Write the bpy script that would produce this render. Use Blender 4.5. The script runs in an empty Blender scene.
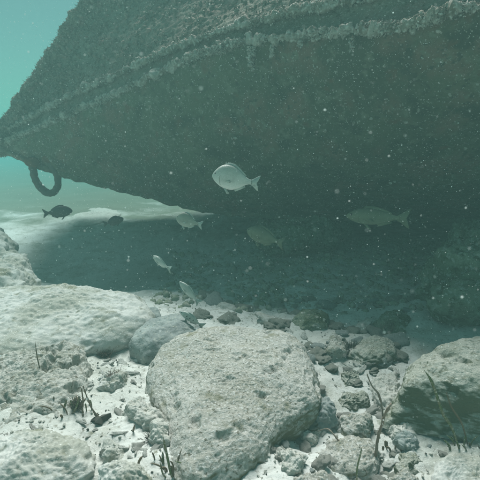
import bpy, bmesh, math, random
import numpy as np
from mathutils import Vector, Matrix, Euler

S = bpy.context.scene
C = S.collection
R = math.radians
rnd = random.Random(7)
nr = np.random.RandomState(11)

# ------------------------------------------------------------------ camera
PITCH = 12.2
CAM = Vector((0, 0, 1.0))
FPX = 415.0
cd = bpy.data.cameras.new('camera')
cam = bpy.data.objects.new('camera', cd)
C.objects.link(cam)
cam.location = CAM
cam.rotation_euler = (R(90 - PITCH), 0, 0)
cd.sensor_width = 36
cd.lens = 36 * FPX / 480
cd.clip_start = 0.02
cd.clip_end = 400
cd.dof.use_dof = True
cd.dof.focus_distance = 1.9
cd.dof.aperture_fstop = 6.3
S.camera = cam

# ------------------------------------------------------------------ light
SUN_EL, SUN_AZ = 57, -9          # azimuth measured from +Y, negative = from the left
w = bpy.data.worlds.new('World'); S.world = w; w.use_nodes = True
nt = w.node_tree; nt.nodes.clear()
sky = nt.nodes.new('ShaderNodeTexSky'); sky.sky_type = 'NISHITA'; sky.sun_disc = False
sky.sun_elevation = R(SUN_EL); sky.sun_rotation = R(SUN_AZ)
mul = nt.nodes.new('ShaderNodeMix'); mul.data_type = 'RGBA'; mul.blend_type = 'MULTIPLY'
mul.inputs[0].default_value = 1.0
mul.inputs[7].default_value = (0.46, 0.74, 0.52, 1)      # daylight filtered by the sea water
bg = nt.nodes.new('ShaderNodeBackground'); bg.inputs[1].default_value = 0.065
wo = nt.nodes.new('ShaderNodeOutputWorld')
nt.links.new(sky.outputs[0], mul.inputs[6]); nt.links.new(mul.outputs[2], bg.inputs[0])
nt.links.new(bg.outputs[0], wo.inputs[0])
ld = bpy.data.lights.new('sun', 'SUN'); ld.energy = 5.0; ld.angle = R(28); ld.color = (1.0, 0.875, 0.865)
sun = bpy.data.objects.new('sun', ld); C.objects.link(sun)
sd = Vector((math.sin(R(SUN_AZ)) * math.cos(R(SUN_EL)), math.cos(R(SUN_AZ)) * math.cos(R(SUN_EL)), math.sin(R(SUN_EL))))
sun.rotation_euler = sd.to_track_quat('Z', 'Y').to_euler()
S.view_settings.view_transform = 'Standard'; S.view_settings.look = 'None'
S.view_settings.exposure = 0.62; S.view_settings.gamma = 1.0
S.cycles.max_bounces = 6; S.cycles.volume_bounces = 1; S.cycles.diffuse_bounces = 3
S.cycles.use_denoising = True
HAZE_DENSITY = 0.092
HAZE_COLOR = (0.21, 0.385, 0.36, 1)
HAZE_ABSORB = (0.0, .37, .36, 1)      # red light is lost first
HAZE_G = 0.05

# ------------------------------------------------------------------ helpers
_F = Vector((0, math.cos(R(PITCH)), -math.sin(R(PITCH))))
_U = Vector((0, math.sin(R(PITCH)), math.cos(R(PITCH))))
def ray(px, py):
    return Vector((1, 0, 0)) * ((px - 240) / FPX) + _U * ((240 - py) / FPX) + _F
def PY(px, py, Y):                  # the place seen there, Y metres in front
    d = ray(px, py); return CAM + d * (Y / d.y)
def PZ(px, py, z):                  # the place seen there, at height z
    d = ray(px, py); return CAM + d * ((z - CAM.z) / d.z)

_perm = nr.permutation(256)
_perm = np.concatenate([_perm, _perm, _perm])
_g = nr.normal(size=(256, 3)); _g /= np.linalg.norm(_g, axis=1)[:, None]
def noise(p):
    p = np.asarray(p, float)
    i = np.floor(p).astype(int); f = p - i; i &= 255
    u = f * f * f * (f * (f * 6 - 15) + 10)
    out = 0
    for dx in (0, 1):
        wx = u[..., 0] if dx else 1 - u[..., 0]
        for dy in (0, 1):
            wy = u[..., 1] if dy else 1 - u[..., 1]
            for dz in (0, 1):
                wz = u[..., 2] if dz else 1 - u[..., 2]
                h = _perm[_perm[_perm[(i[..., 0] + dx) & 255] + ((i[..., 1] + dy) & 255)] + ((i[..., 2] + dz) & 255)]
                g = _g[h]
                d = g[..., 0] * (f[..., 0] - dx) + g[..., 1] * (f[..., 1] - dy) + g[..., 2] * (f[..., 2] - dz)
                out = out + wx * wy * wz * d
    return out
def fbm(p, sc, octv=4, gain=0.5, ridge=False):
    p = np.asarray(p, float) * sc; a = 1.0; s = 0
    for k in range(octv):
        n = noise(p + 17.3 * k)
        if ridge: n = 0.3 - np.abs(n) * 1.2
        s = s + a * n; a *= gain; p = p * 2.03
    return s
def sstep(a, b, x):
    t = np.clip((x - a) / (b - a), 0, 1); return t * t * (3 - 2 * t)

def mesh(name, v, f, mat, smooth=True):
    me = bpy.data.meshes.new(name)
    me.from_pydata([tuple(q) for q in v] if not isinstance(v, np.ndarray) else v.tolist(), [], f if isinstance(f, list) else f.tolist())
    me.update()
    if smooth: me.shade_smooth()
    me.materials.append(mat)
    return me
def obj(name, v, f, mat, parent=None, smooth=True, loc=None):
    o = bpy.data.objects.new(name, mesh(name, v, f, mat, smooth)); C.objects.link(o)
    if parent: o.parent = parent
    if loc is not None: o.location = loc
    return o
def tag(o, label=None, cat=None, group=None, kind=None):
    if label: o['label'] = label
    if cat: o['category'] = cat
    if group: o['group'] = group
    if kind: o['kind'] = kind
    return o
def empty(name, loc, label, cat, group=None):
    o = bpy.data.objects.new(name, None); C.objects.link(o); o.location = loc
    o.empty_display_size = 0.05
    return tag(o, label, cat, group)
def gridf(nu, nv, closeu=False, off=0):
    F = []
    for i in range(nu - (0 if closeu else 1)):
        a = i; b = (i + 1) % nu
        for j in range(nv - 1):
            F.append((off + a * nv + j, off + b * nv + j, off + b * nv + j + 1, off + a * nv + j + 1))
    return F

# ------------------------------------------------------------------ materials
def material(name, base, layers=(), rough=0.9, bump=(), spec=0.15, trans=None, algae=None):
    """layers: (scale, detail, lo, hi, colour) noise masks mixed over the base; bump: (scale, strength, distance)"""
    m = bpy.data.materials.new(name); m.use_nodes = True
    t = m.node_tree; N = t.nodes; L = t.links
    b = N['Principled BSDF']; b.inputs['Roughness'].default_value = rough
    b.inputs['Specular IOR Level'].default_value = spec
    tc = N.new('ShaderNodeTexCoord')
    col = N.new('ShaderNodeRGB'); col.outputs[0].default_value = (*base, 1); cur = col.outputs[0]
    for k, (sc, det, lo, hi, c) in enumerate(layers):
        n = N.new('ShaderNodeTexNoise'); n.inputs['Scale'].default_value = sc; n.inputs['Detail'].default_value = det
        n.noise_dimensions = '4D'; n.inputs['W'].default_value = k * 3.7
        r = N.new('ShaderNodeMapRange'); r.inputs[1].default_value = lo; r.inputs[2].default_value = hi
        mx = N.new('ShaderNodeMix'); mx.data_type = 'RGBA'; mx.inputs[7].default_value = (*c, 1)
        L.new(tc.outputs['Object'], n.inputs['Vector']); L.new(n.outputs[0], r.inputs[0])
        L.new(r.outputs[0], mx.inputs[0]); L.new(cur, mx.inputs[6]); cur = mx.outputs[2]
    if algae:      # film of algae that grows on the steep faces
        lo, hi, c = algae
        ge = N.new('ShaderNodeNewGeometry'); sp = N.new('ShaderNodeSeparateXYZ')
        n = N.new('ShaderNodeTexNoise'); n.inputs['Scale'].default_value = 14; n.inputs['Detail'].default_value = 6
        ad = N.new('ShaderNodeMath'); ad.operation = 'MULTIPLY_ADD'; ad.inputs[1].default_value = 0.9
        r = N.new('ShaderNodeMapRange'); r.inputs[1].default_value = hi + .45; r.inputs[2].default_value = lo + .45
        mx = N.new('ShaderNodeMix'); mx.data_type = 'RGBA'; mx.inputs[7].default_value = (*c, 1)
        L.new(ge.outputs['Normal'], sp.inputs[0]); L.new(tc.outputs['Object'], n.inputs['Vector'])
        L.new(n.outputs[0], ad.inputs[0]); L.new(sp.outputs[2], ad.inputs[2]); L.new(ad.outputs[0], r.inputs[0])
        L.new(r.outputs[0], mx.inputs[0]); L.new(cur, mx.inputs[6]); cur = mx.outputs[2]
    L.new(cur, b.inputs['Base Color'])
    prev = None
    for (sc, st, dist) in bump:
        n = N.new('ShaderNodeTexNoise'); n.inputs['Scale'].default_value = sc; n.inputs['Detail'].default_value = 5
        n.inputs['Roughness'].default_value = 0.65
        bp = N.new('ShaderNodeBump'); bp.inputs['Strength'].default_value = st; bp.inputs['Distance'].default_value = dist
        L.new(tc.outputs['Object'], n.inputs['Vector']); L.new(n.outputs[0], bp.inputs['Height'])
        if prev: L.new(prev, bp.inputs['Normal'])
        prev = bp.outputs[0]
    if prev: L.new(prev, b.inputs['Normal'])
    if trans: b.inputs['Transmission Weight'].default_value = trans
    return m

M_sand = material('sand', (.58, .58, .54), [
    (1.1, 5, .48, .68, (.40, .40, .35)), (9, 6, .52, .70, (.33, .33, .28)), (60, 4, .56, .70, (.26, .25, .21)),
    (170, 3, .58, .68, (.62, .62, .58)), (26, 5, .64, .72, (.20, .20, .15))], bump=[(45, .5, .012), (190, .5, .004)])
M_rock = material('pitted_limestone', (.44, .43, .385), [
    (6, 6, .45, .66, (.35, .335, .28)), (55, 6, .50, .64, (.37, .36, .31)), (110, 5, .53, .62, (.57, .56, .52)),
    (90, 5, .58, .65, (.17, .16, .12)), (14, 6, .58, .70, (.24, .23, .16))],
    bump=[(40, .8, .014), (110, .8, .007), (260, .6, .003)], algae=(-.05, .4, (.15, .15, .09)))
M_rock_plain = material('weathered_limestone', (.46, .45, .40), [
    (6, 6, .45, .66, (.36, .355, .30)), (30, 6, .52, .64, (.25, .24, .19)), (110, 5, .56, .66, (.62, .61, .56)),
    (75, 5, .58, .66, (.17, .16, .12)), (14, 6, .60, .70, (.24, .24, .17))], bump=[(45, .8, .014), (150, .9, .006)])
M_rock_green = material('algae_covered_rock', (.42, .42, .36), [
    (8, 6, .45, .68, (.30, .31, .25)), (45, 6, .53, .66, (.22, .22, .16)), (120, 5, .56, .66, (.58, .57, .50))],
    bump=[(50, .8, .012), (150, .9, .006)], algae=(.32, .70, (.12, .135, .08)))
M_rock_grey = material('grey_silted_rock', (.27, .30, .28), [
    (7, 5, .45, .65, (.20, .22, .21)), (50, 5, .55, .68, (.34, .35, .31)), (90, 5, .58, .68, (.13, .14, .12))],
    bump=[(40, .5, .01), (150, .5, .004)])
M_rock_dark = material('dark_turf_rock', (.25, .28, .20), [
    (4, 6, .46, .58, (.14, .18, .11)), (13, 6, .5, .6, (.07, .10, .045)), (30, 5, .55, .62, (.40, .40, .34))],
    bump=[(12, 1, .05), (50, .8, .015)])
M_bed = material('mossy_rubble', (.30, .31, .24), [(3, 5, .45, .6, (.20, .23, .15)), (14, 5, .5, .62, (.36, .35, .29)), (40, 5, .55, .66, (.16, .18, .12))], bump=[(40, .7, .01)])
M_white = material('bleached_coral', (.50, .49, .44), [
    (30, 5, .5, .66, (.46, .45, .39)), (100, 4, .57, .66, (.30, .29, .24))], bump=[(60, .8, .01), (180, .6, .004)])
M_siltrock = material("silted_boulder", (.47, .47, .435), [
    (4, 5, .45, .62, (.33, .33, .28)), (30, 5, .55, .68, (.25, .25, .20)), (9, 6, .60, .68, (.20, .20, .145)), (130, 4, .58, .68, (.60, .60, .55))],
    bump=[(22, .4, .012), (120, .5, .004)])
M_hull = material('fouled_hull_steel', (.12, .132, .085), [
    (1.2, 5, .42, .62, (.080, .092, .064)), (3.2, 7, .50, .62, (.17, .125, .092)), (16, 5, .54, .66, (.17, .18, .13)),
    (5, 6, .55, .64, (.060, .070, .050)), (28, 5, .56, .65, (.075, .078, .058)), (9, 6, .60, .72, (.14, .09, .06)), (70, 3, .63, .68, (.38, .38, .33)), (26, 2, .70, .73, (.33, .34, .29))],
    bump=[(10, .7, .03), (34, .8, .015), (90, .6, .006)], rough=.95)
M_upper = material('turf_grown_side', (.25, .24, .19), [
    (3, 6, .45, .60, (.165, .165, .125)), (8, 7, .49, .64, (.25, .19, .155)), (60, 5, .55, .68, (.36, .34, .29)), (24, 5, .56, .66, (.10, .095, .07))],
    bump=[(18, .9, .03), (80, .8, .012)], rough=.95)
M_growth = material('encrusting_growth', (.38, .35, .30), [
    (9, 5, .46, .60, (.17, .145, .11)), (2.2, 5, .46, .60, (.26, .24, .19)), (50, 5, .5, .65, (.52, .50, .45))], bump=[(80, .7, .01)])
M_growth_dark = material('algal_turf', (.20, .18, .14), [
    (7, 5, .47, .62, (.10, .10, .07)), (15, 5, .52, .66, (.25, .17, .14)), (50, 5, .55, .7, (.34, .31, .26))])
M_eye_steel = material('corroded_ring', (.09, .095, .08), [(20, 5, .5, .65, (.13, .10, .08))], bump=[(60, .7, .01)])
M_rust = material('rust', (.10, .06, .04), [(20, 5, .5, .65, (.16, .09, .05))], bump=[(60, .7, .01)])
def fish_skin(name, back, flank, belly, rough=.5, spec=.35, stripes=0.):
    m = material(name, flank, [(22, 4, .5, .68, tuple(.8 * q for q in flank))], rough=rough, spec=spec)
    t = m.node_tree; N = t.nodes; L = t.links; b = N['Principled BSDF']
    src = b.inputs['Base Color'].links[0].from_socket
    tc = N.new('ShaderNodeTexCoord'); sp = N.new('ShaderNodeSeparateXYZ'); L.new(tc.outputs['Generated'], sp.inputs[0])
    for lo, hi, c in ((.55, .92, back), (.38, .12, belly)):
        q = N.new('ShaderNodeMapRange'); q.inputs[1].default_value = lo; q.inputs[2].default_value = hi
        mx = N.new('ShaderNodeMix'); mx.data_type = 'RGBA'; mx.inputs[7].default_value = (*c, 1)
        L.new(sp.outputs[2], q.inputs[0]); L.new(q.outputs[0], mx.inputs[0]); L.new(src, mx.inputs[6]); src = mx.outputs[2]
    v = N.new('ShaderNodeTexVoronoi'); v.inputs['Scale'].default_value = 330
    mp = N.new('ShaderNodeMapping'); mp.inputs['Scale'].default_value = (1, .35, 1.25)
    L.new(tc.outputs['Object'], mp.inputs[0]); L.new(mp.outputs[0], v.inputs['Vector'])
    q = N.new('ShaderNodeMapRange'); q.inputs[1].default_value = .15; q.inputs[2].default_value = .75; q.inputs[3].default_value = 1.0; q.inputs[4].default_value = .86
    mx = N.new('ShaderNodeMix'); mx.data_type = 'RGBA'; mx.blend_type = 'MULTIPLY'; mx.inputs[0].default_value = 1
    L.new(v.outputs[0], q.inputs[0]); L.new(src, mx.inputs[6]); L.new(q.outputs[0], mx.inputs[7]); L.new(mx.outputs[2], b.inputs['Base Color'])
    bp = N.new('ShaderNodeBump'); bp.inputs['Strength'].default_value = .5; bp.inputs['Distance'].default_value = .002
    L.new(v.outputs[0], bp.inputs['Height']); L.new(bp.outputs[0], b.inputs['Normal'])
    return m
M_fish = fish_skin('pale_silver_fish', (.40, .43, .38), (.52, .55, .50), (.62, .64, .60))
M_fish_fin = material('pale_fin', (.36, .41, .37), [(60, 3, .5, .6, (.26, .30, .27))], rough=.6, spec=.2)
M_fish_dim = fish_skin('olive_fish', (.12, .135, .085), (.19, .205, .13), (.25, .26, .18))
M_fish_mid = fish_skin('grey_fish', (.22, .24, .19), (.32, .34, .28), (.40, .42, .36))
M_fish_dark = fish_skin('dark_fish', (.04, .045, .04), (.06, .067, .058), (.08, .085, .075))
M_eye = material('fish_eye', (.02, .02, .02), rough=.2, spec=.5)
M_spot = material('dark_spot', (.05, .06, .05), rough=.6)
M_grass = material('seagrass_green', (.09, .12, .045), [(45, 5, .45, .6, (.16, .15, .09)), (150, 4, .56, .62, (.34, .33, .28))], rough=.6)
M_grass_brown = material('dead_blade', (.14, .11, .07), [(30, 4, .5, .7, (.20, .17, .12))], rough=.8)
M_twig = material('bare_twig', (.20, .15, .11), [(30, 4, .5, .7, (.30, .26, .21))], rough=.9, bump=[(100, .6, .004)])
M_red = material('reddish_turf', (.20, .15, .115), [(30, 4, .5, .7, (.13, .10, .07))], rough=.9)
M_black = material('dark_leaf', (.05, .05, .042), [(30, 4, .5, .7, (.09, .085, .07))], rough=.8)
M_snow = material('marine_snow', (.92, .93, .90), rough=.9)
M_snow_dim = material('soft_floc', (.55, .60, .56), rough=.9)

# ------------------------------------------------------------------ seabed
def paint_far_shade(m):      # weaker light some six metres out, painted as a mottled darker sand colour
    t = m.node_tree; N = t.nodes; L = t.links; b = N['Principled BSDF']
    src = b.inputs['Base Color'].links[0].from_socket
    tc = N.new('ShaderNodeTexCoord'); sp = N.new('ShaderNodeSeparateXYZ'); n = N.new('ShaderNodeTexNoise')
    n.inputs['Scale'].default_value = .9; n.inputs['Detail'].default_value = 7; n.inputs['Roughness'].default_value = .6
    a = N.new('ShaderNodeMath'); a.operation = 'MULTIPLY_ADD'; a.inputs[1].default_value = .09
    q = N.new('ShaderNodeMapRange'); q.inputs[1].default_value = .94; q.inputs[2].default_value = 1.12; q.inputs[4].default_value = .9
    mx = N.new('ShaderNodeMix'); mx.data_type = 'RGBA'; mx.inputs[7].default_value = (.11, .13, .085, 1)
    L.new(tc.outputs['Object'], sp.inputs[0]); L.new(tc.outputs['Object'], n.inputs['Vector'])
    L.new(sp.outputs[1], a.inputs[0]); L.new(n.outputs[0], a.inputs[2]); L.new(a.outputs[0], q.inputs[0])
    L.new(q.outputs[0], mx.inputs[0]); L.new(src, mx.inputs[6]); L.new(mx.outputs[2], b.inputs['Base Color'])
paint_far_shade(M_sand)
def H(x, y):
    x = np.asarray(x, float); y = np.asarray(y, float)
    p = np.stack([x, y, np.zeros_like(x)], -1)
    near = 1 - sstep(6, 14, np.hypot(x, y))
    z = .11 * fbm(p, .55, 3) + .10 * fbm(p + 5, .16, 2)
    z = z - .36 * np.exp(-(((x + 1.1) / 1.6) ** 2 + ((y - 4.1) / .85) ** 2) * 1.0) * 1.0
    z = z + .10 * np.exp(-(((x + 1.7) / 1.3) ** 2 + ((y - 2.3) / .5) ** 2))
    z = z + .07 * np.exp(-(((x + .8) / .5) ** 2 + ((y - 1.3) / .35) ** 2))
    z = z - .05 * np.exp(-(((x - .45) / .25) ** 2 + ((y - 1.3) / .4) ** 2))
    rough = (.45 + .55 * sstep(-1.4, -.2, x)) * near
    z = z + near * rough * (.035 * fbm(p, 5, 3) + .022 * np.maximum(fbm(p, 16, 3, .55, True) - .1, 0))
    z = z + near * .012 * fbm(p, 34, 3, .6)
    return z
ys = np.concatenate([np.linspace(-12, .45, 12)[:-1], .45 * np.exp(np.linspace(0, math.log(120 / .45), 560))])
us = np.linspace(-1, 1, 560)
xs = 1.1 * np.sinh(us * 5.1) / 1.0
X, Y = np.meshgrid(xs, ys, indexing='ij')
V = np.stack([X, Y, H(X, Y)], -1).reshape(-1, 3)
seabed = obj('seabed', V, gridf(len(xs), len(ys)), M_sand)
tag(seabed, kind='structure')
def h(x, y): return float(H(np.array([x]), np.array([y]))[0])

# ------------------------------------------------------------------ the hull
def crom(P, n):
    P = [np.array(p, float) for p in P]; P = [2 * P[0] - P[1]] + P + [2 * P[-1] - P[-2]]
    out = []
    segs = len(P) - 3
    for k in range(n):
        t = k / (n - 1) * segs; i = min(int(t), segs - 1); u = t - i
        a, b, c, d = P[i:i + 4]
        out.append(.5 * (2 * b + (c - a) * u + (2 * a - 5 * b + 4 * c - d) * u * u + (3 * b - a - 3 * c + d) * u ** 3))
    return np.array(out)
def ext(lst, tail):
    return [PY(*p) for p in lst] + [Vector(t) for t in tail]
NL = 420
Lr = crom(ext([(2, 143, 4.7), (60, 118, 4.35), (120, 92, 4.0), (180, 63, 3.65), (240, 43, 3.3), (330, 33, 2.85), (400, 26, 2.55), (480, 6, 2.3)],
              [(2.3, 1.75, 1.75), (3.4, 1.2, 1.8), (4.6, .8, 1.85)]), NL)
Ur = crom(ext([(4, 132, 4.75), (60, 101, 4.4), (120, 73, 4.06), (180, 46, 3.72), (240, 25, 3.38), (330, 4, 2.95), (400, -12, 2.68), (480, -32, 2.45)],
              [(2.3, 2.0, 1.98), (3.4, 1.5, 2.05), (4.6, 1.15, 2.1)]), NL)
Kr = crom(ext([(4, 150, 4.72), (50, 170, 4.6), (100, 184, 4.5), (160, 199, 4.42), (215, 211, 4.4), (300, 217, 4.4), (390, 219, 4.4), (480, 219, 4.4)],
              [(3.4, 4.4, .30), (4.2, 4.4, .3), (5.0, 4.4, .3)]), NL)
Tr = crom(ext([(93, -2, 4.72), (120, -8, 4.62), (170, -16, 4.4), (230, -25, 4.2), (290, -35, 3.9), (370, -50, 3.6), (450, -60, 3.4), (540, -80, 3.2)],
              [(2.9, 2.9, 2.6), (3.8, 2.7, 2.6), (4.8, 2.5, 2.6)]), NL)
hull = empty('boat_hull', (float(Kr[0][0]), float(Kr[0][1]), float(Kr[0][2])),
             'algae grown hull of a sunken boat, its bow overhanging the seabed', 'wreck')
HL = np.array(hull.location)
def ruled(A, B, nv, bulge=(0, 0, 0), amp=.02, sc=2.2, fine=.005):
    t = np.linspace(0, 1, nv)[None, :, None]
    A = A[:, None, :]; B = B[:, None, :]
    P = A * (1 - t) + B * t
    wdt = np.linalg.norm(B - A, axis=2, keepdims=True)
    P = P + np.array(bulge)[None, None, :] * (4 * t * (1 - t)) * wdt
    du = np.gradient(P, axis=0); dv = np.gradient(P, axis=1)
    n = np.cross(du, dv); n /= np.linalg.norm(n, axis=2, keepdims=True) + 1e-9
    d = amp * fbm(P, sc, 3) + fine * fbm(P, 26, 3)
    fade = np.clip(np.minimum(t, 1 - t) * 12, 0, 1)[..., 0]
    P = P + n * (d * fade)[..., None]
    return P, n
FARW = np.linspace(1.8, 3.2, NL)      # unseen far side beyond the square bow, widened to stretch the hull's shadow
def fw(P): return FARW.reshape([-1] + [1] * (P.ndim - 2))
def mirror(P):
    k = np.array(Kr[:, 1]).reshape([-1] + [1] * (P.ndim - 2))
    Q = P.copy(); Q[..., 1] = 2 * k - Q[..., 1] + fw(P)
    return Q
def plate(name, P, mat):
    nu, nv = P.shape[:2]
    return obj(name, (P.reshape(-1, 3) - HL), gridf(nu, nv), mat, hull)
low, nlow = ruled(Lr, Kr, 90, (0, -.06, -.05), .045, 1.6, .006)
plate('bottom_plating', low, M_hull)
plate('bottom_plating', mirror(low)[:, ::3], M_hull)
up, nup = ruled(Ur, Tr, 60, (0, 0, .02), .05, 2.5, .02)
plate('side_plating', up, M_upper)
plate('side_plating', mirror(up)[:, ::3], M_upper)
# recessed band between the two rails
band_t = np.array([[0, .0, .0]])
Lb = Lr + (0, .035, .0); Ub = Ur + (0, .035, .0)
band, nb = ruled(Lb, Ub, 12, (0, .10, 0), .01, 5, .006)
plate('rail_recess', band, M_upper)
plate('rail_recess', mirror(band)[:, ::3], M_upper)
# deck across the top, stem and transom
deck = np.stack([Tr * (1 - t) + mirror(Tr[:, None])[:, 0] * t for t in np.linspace(0, 1, 5)], 1)
plate('deck', deck, M_upper)
flat = np.stack([Kr * (1 - t) + mirror(Kr[:, None])[:, 0] * t for t in np.linspace(0, 1, 5)], 1)
plate('flat_bottom', flat, M_hull)
bl = np.concatenate([low[0][::-1][::8], band[0][::3], up[0][::6]])
bf = bl.copy(); bf[:, 1] = 2 * Kr[0, 1] - bf[:, 1] + FARW[0]
bw = np.stack([bl * (1 - t) + bf * t for t in np.linspace(0, 1, 6)], 0)
plate('bow_plating', bw, M_hull)
ring = [low[-1, ::6], ]
tl = np.concatenate([low[-1][::-1][::8], band[-1][::3], up[-1][::6]])
tm = mirror(np.repeat(tl[None], NL, 0))[-1]
tv = np.stack([tl, tm], 0)
obj('transom', tv.reshape(-1, 3) - HL, gridf(2, len(tl)), M_hull, hull)
# stem bar closes the bow between the two sides
def tube(path, rad, ns=14, amp=0., sc=14, flat=1.0, octv=4):
    path = np.array(path, float); n = len(path)
    T = np.gradient(path, axis=0); T /= np.linalg.norm(T, axis=1)[:, None] + 1e-9
    up_ = np.array([0, 0, 1.]); 
    if abs(T[:, 2]).max() > .9: up_ = np.array([0, 1., 0])
    A = np.cross(T, up_); A /= np.linalg.norm(A, axis=1)[:, None] + 1e-9
    B = np.cross(A, T)
    rad = np.broadcast_to(np.asarray(rad, float), (n,))
    th = np.linspace(0, 2 * math.pi, ns, endpoint=False)
    P = path[:, None] + (A[:, None] * np.cos(th)[None, :, None] + B[:, None] * np.sin(th)[None, :, None] * flat) * rad[:, None, None]
    if amp:
        d = P - path[:, None]; d /= np.linalg.norm(d, axis=2, keepdims=True) + 1e-9
        P = P + d * (amp * fbm(P, sc, octv, .6))[..., None]
    F = []
    for i in range(n - 1):
        for j in range(ns):
            k = (j + 1) % ns
            F.append((i * ns + j, i * ns + k, (i + 1) * ns + k, (i + 1) * ns + j))
    F.append(tuple(range(ns))[::-1]); F.append(tuple((n - 1) * ns + j for j in range(ns)))
    return P.reshape(-1, 3), F
def dense(path, n):
    path = np.array(path, float); s = np.linspace(0, len(path) - 1, n)
    return np.stack([np.interp(s, np.arange(len(path)), path[:, k]) for k in range(3)], 1)
def rail(path, r):
    P = dense(path, 1500)
    rr = r * (1 + .9 * np.clip(noise(P * 9), -.5, .6) + .4 * np.clip(noise(P * 23 + 4), -.4, .6))
    v, f = tube(P + np.stack([0 * rr, -.01 + 0 * rr, .04 * noise(P * 5) * r / .038 * .5], 1), rr, 26, .06, 15, 1.0)
    return v, f
v, f = rail(Lr, .023); obj('rub_rail', v - HL, f, M_growth, hull)['label'] = 'lower encrusted rub rail'
v, f = rail(Ur, .019); obj('rub_rail', v - HL, f, M_growth, hull)['label'] = 'upper encrusted rub rail'
for rr in (Lr, Ur):
    v, f = tube(mirror(rr[:, None])[::4, 0], .04, 10, .03); obj('rub_rail', v - HL, f, M_growth, hull)['label'] = 'encrusted rub rail of the far side'
stem = np.array([Kr[0] + (.0, 0, -.0), (Lr[0] + Kr[0]) / 2, Lr[0], Ur[0], *[Ur[0] * (1 - t) + Tr[0] * t for t in (.1, .3, .5, .7, .9, 1)]])
v, f = tube(dense(stem, 220), .05, 20, .06, 12); obj('stem', v - HL, f, M_growth_dark, hull)
v, f = tube(Kr[::2], .035, 12, .03, 8); obj('keel', v - HL, f, M_hull, hull)

# tufts and lumps of growth joined into one part per area
def ico(sub):
    bm = bmesh.new(); bmesh.ops.create_icosphere(bm, subdivisions=sub, radius=1)
    v = np.array([q.co[:] for q in bm.verts]); f = np.array([[a.index for a in q.verts] for q in bm.faces]); bm.free(); return v, f
IV1, IF1 = ico(1); IV2, IF2 = ico(2); IV3, IF3 = ico(3); IV4, IF4 = ico(4)
def lumps(centers, sizes, stretch=1.0, jitter=.35, down=None):
    n = len(centers); centers = np.array(centers); sizes = np.array(sizes)
    sc = sizes[:, None] * (1 + nr.uniform(-.4, .5, (n, 3)))
    v = IV1[None] * (1 + nr.uniform(-jitter, jitter, (n, len(IV1), 1)))
    v = v * sc[:, None]
    if down is not None: v = v + down[:, None] * np.maximum(0, nr.uniform(-.5, 1, (n, len(IV1), 1))) * sizes[:, None, None] * stretch
    v = v + centers[:, None]
    f = IF1[None] + (np.arange(n) * len(IV1))[:, None, None]
    return v.reshape(-1, 3), f.reshape(-1, 3)
def fronds(base, dirs, length, width):
    n = len(base); side = np.cross(dirs, nr.normal(size=(n, 3))); side /= np.linalg.norm(side, axis=1)[:, None] + 1e-9
    L_ = np.broadcast_to(length, (n,))[:, None]; W_ = np.broadcast_to(width, (n,))[:, None]
    bend = nr.normal(size=(n, 3)) * .25 * L_; nn = np.cross(side, dirs)
    a = base - side * W_ * .5; b = base + side * W_ * .5; e = base + nn * W_ * .5
    c = base + dirs * L_ * .55 + side * W_ * .6 + bend * .4; d = base + dirs * L_ * .55 - side * W_ * .5 + bend * .4
    t = base + dirs * L_ + bend
    v = np.stack([a, b, e, c, d, t], 1).reshape(-1, 3)
    q = np.array([[0, 1, 3], [0, 3, 4], [4, 3, 5], [1, 2, 3], [2, 0, 4], [2, 4, 3]])
    f = (q[None] + (np.arange(n) * 6)[:, None, None]).reshape(-1, 3)
    return v, f
def join(parts):
    V_, F_, o = [], [], 0
    for v, f in parts:
        V_.append(v); F_.append(np.asarray(f) + o); o += len(v)
    return np.concatenate(V_), np.concatenate(F_)
def on_curve(A, n, t0=0., t1=1.):
    s = nr.uniform(t0, t1, n) * (len(A) - 1); i = s.astype(int).clip(0, len(A) - 2); u = (s - i)[:, None]
    return A[i] * (1 - u) + A[i + 1] * u
def rdir(n, bias=(0, 0, 0)):
    d = nr.normal(size=(n, 3)) + np.array(bias); return d / np.linalg.norm(d, axis=1)[:, None]
def rail_growth(A, n, r, t1=.8):
    c = on_curve(A, n, 0, t1)
    # clumped: keep more where a slow noise is high
    k = noise(c * 2.2) + noise(c * 6) + .7 * noise(c * 17) > nr.uniform(-.35, .55, n); c = c[k]; n = len(c)
    d = rdir(n, (0, -.9, -.1)); c = c + d * r * nr.uniform(.7, 1.35, (n, 1)) * (1 + 1.1 * np.clip(noise(c * 7), -.3, .6))[:, None]
    a = lumps(c, nr.uniform(.0025, .0075, n) * (1 + 1.1 * (nr.uniform(size=n) > .93)), down=rdir(n, (0, 0, -.6)))
    m = n; g = np.clip(.6 + 1.4 * noise(c * 5 + 9), .35, 1.6)
    b = fronds(c[:m], rdir(m, (0, -.7, -.5)), nr.uniform(.014, .042, m) * g, nr.uniform(.0025, .005, m))
    return join([a, b])
v, f = rail_growth(Lr, 24000, .027); o = obj('rail_growth', v - HL, f, M_growth, hull); o['kind'] = 'stuff'
v, f = rail_growth(Ur, 15000, .023); o = obj('rail_growth', v - HL, f, M_growth, hull); o['kind'] = 'stuff'
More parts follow.
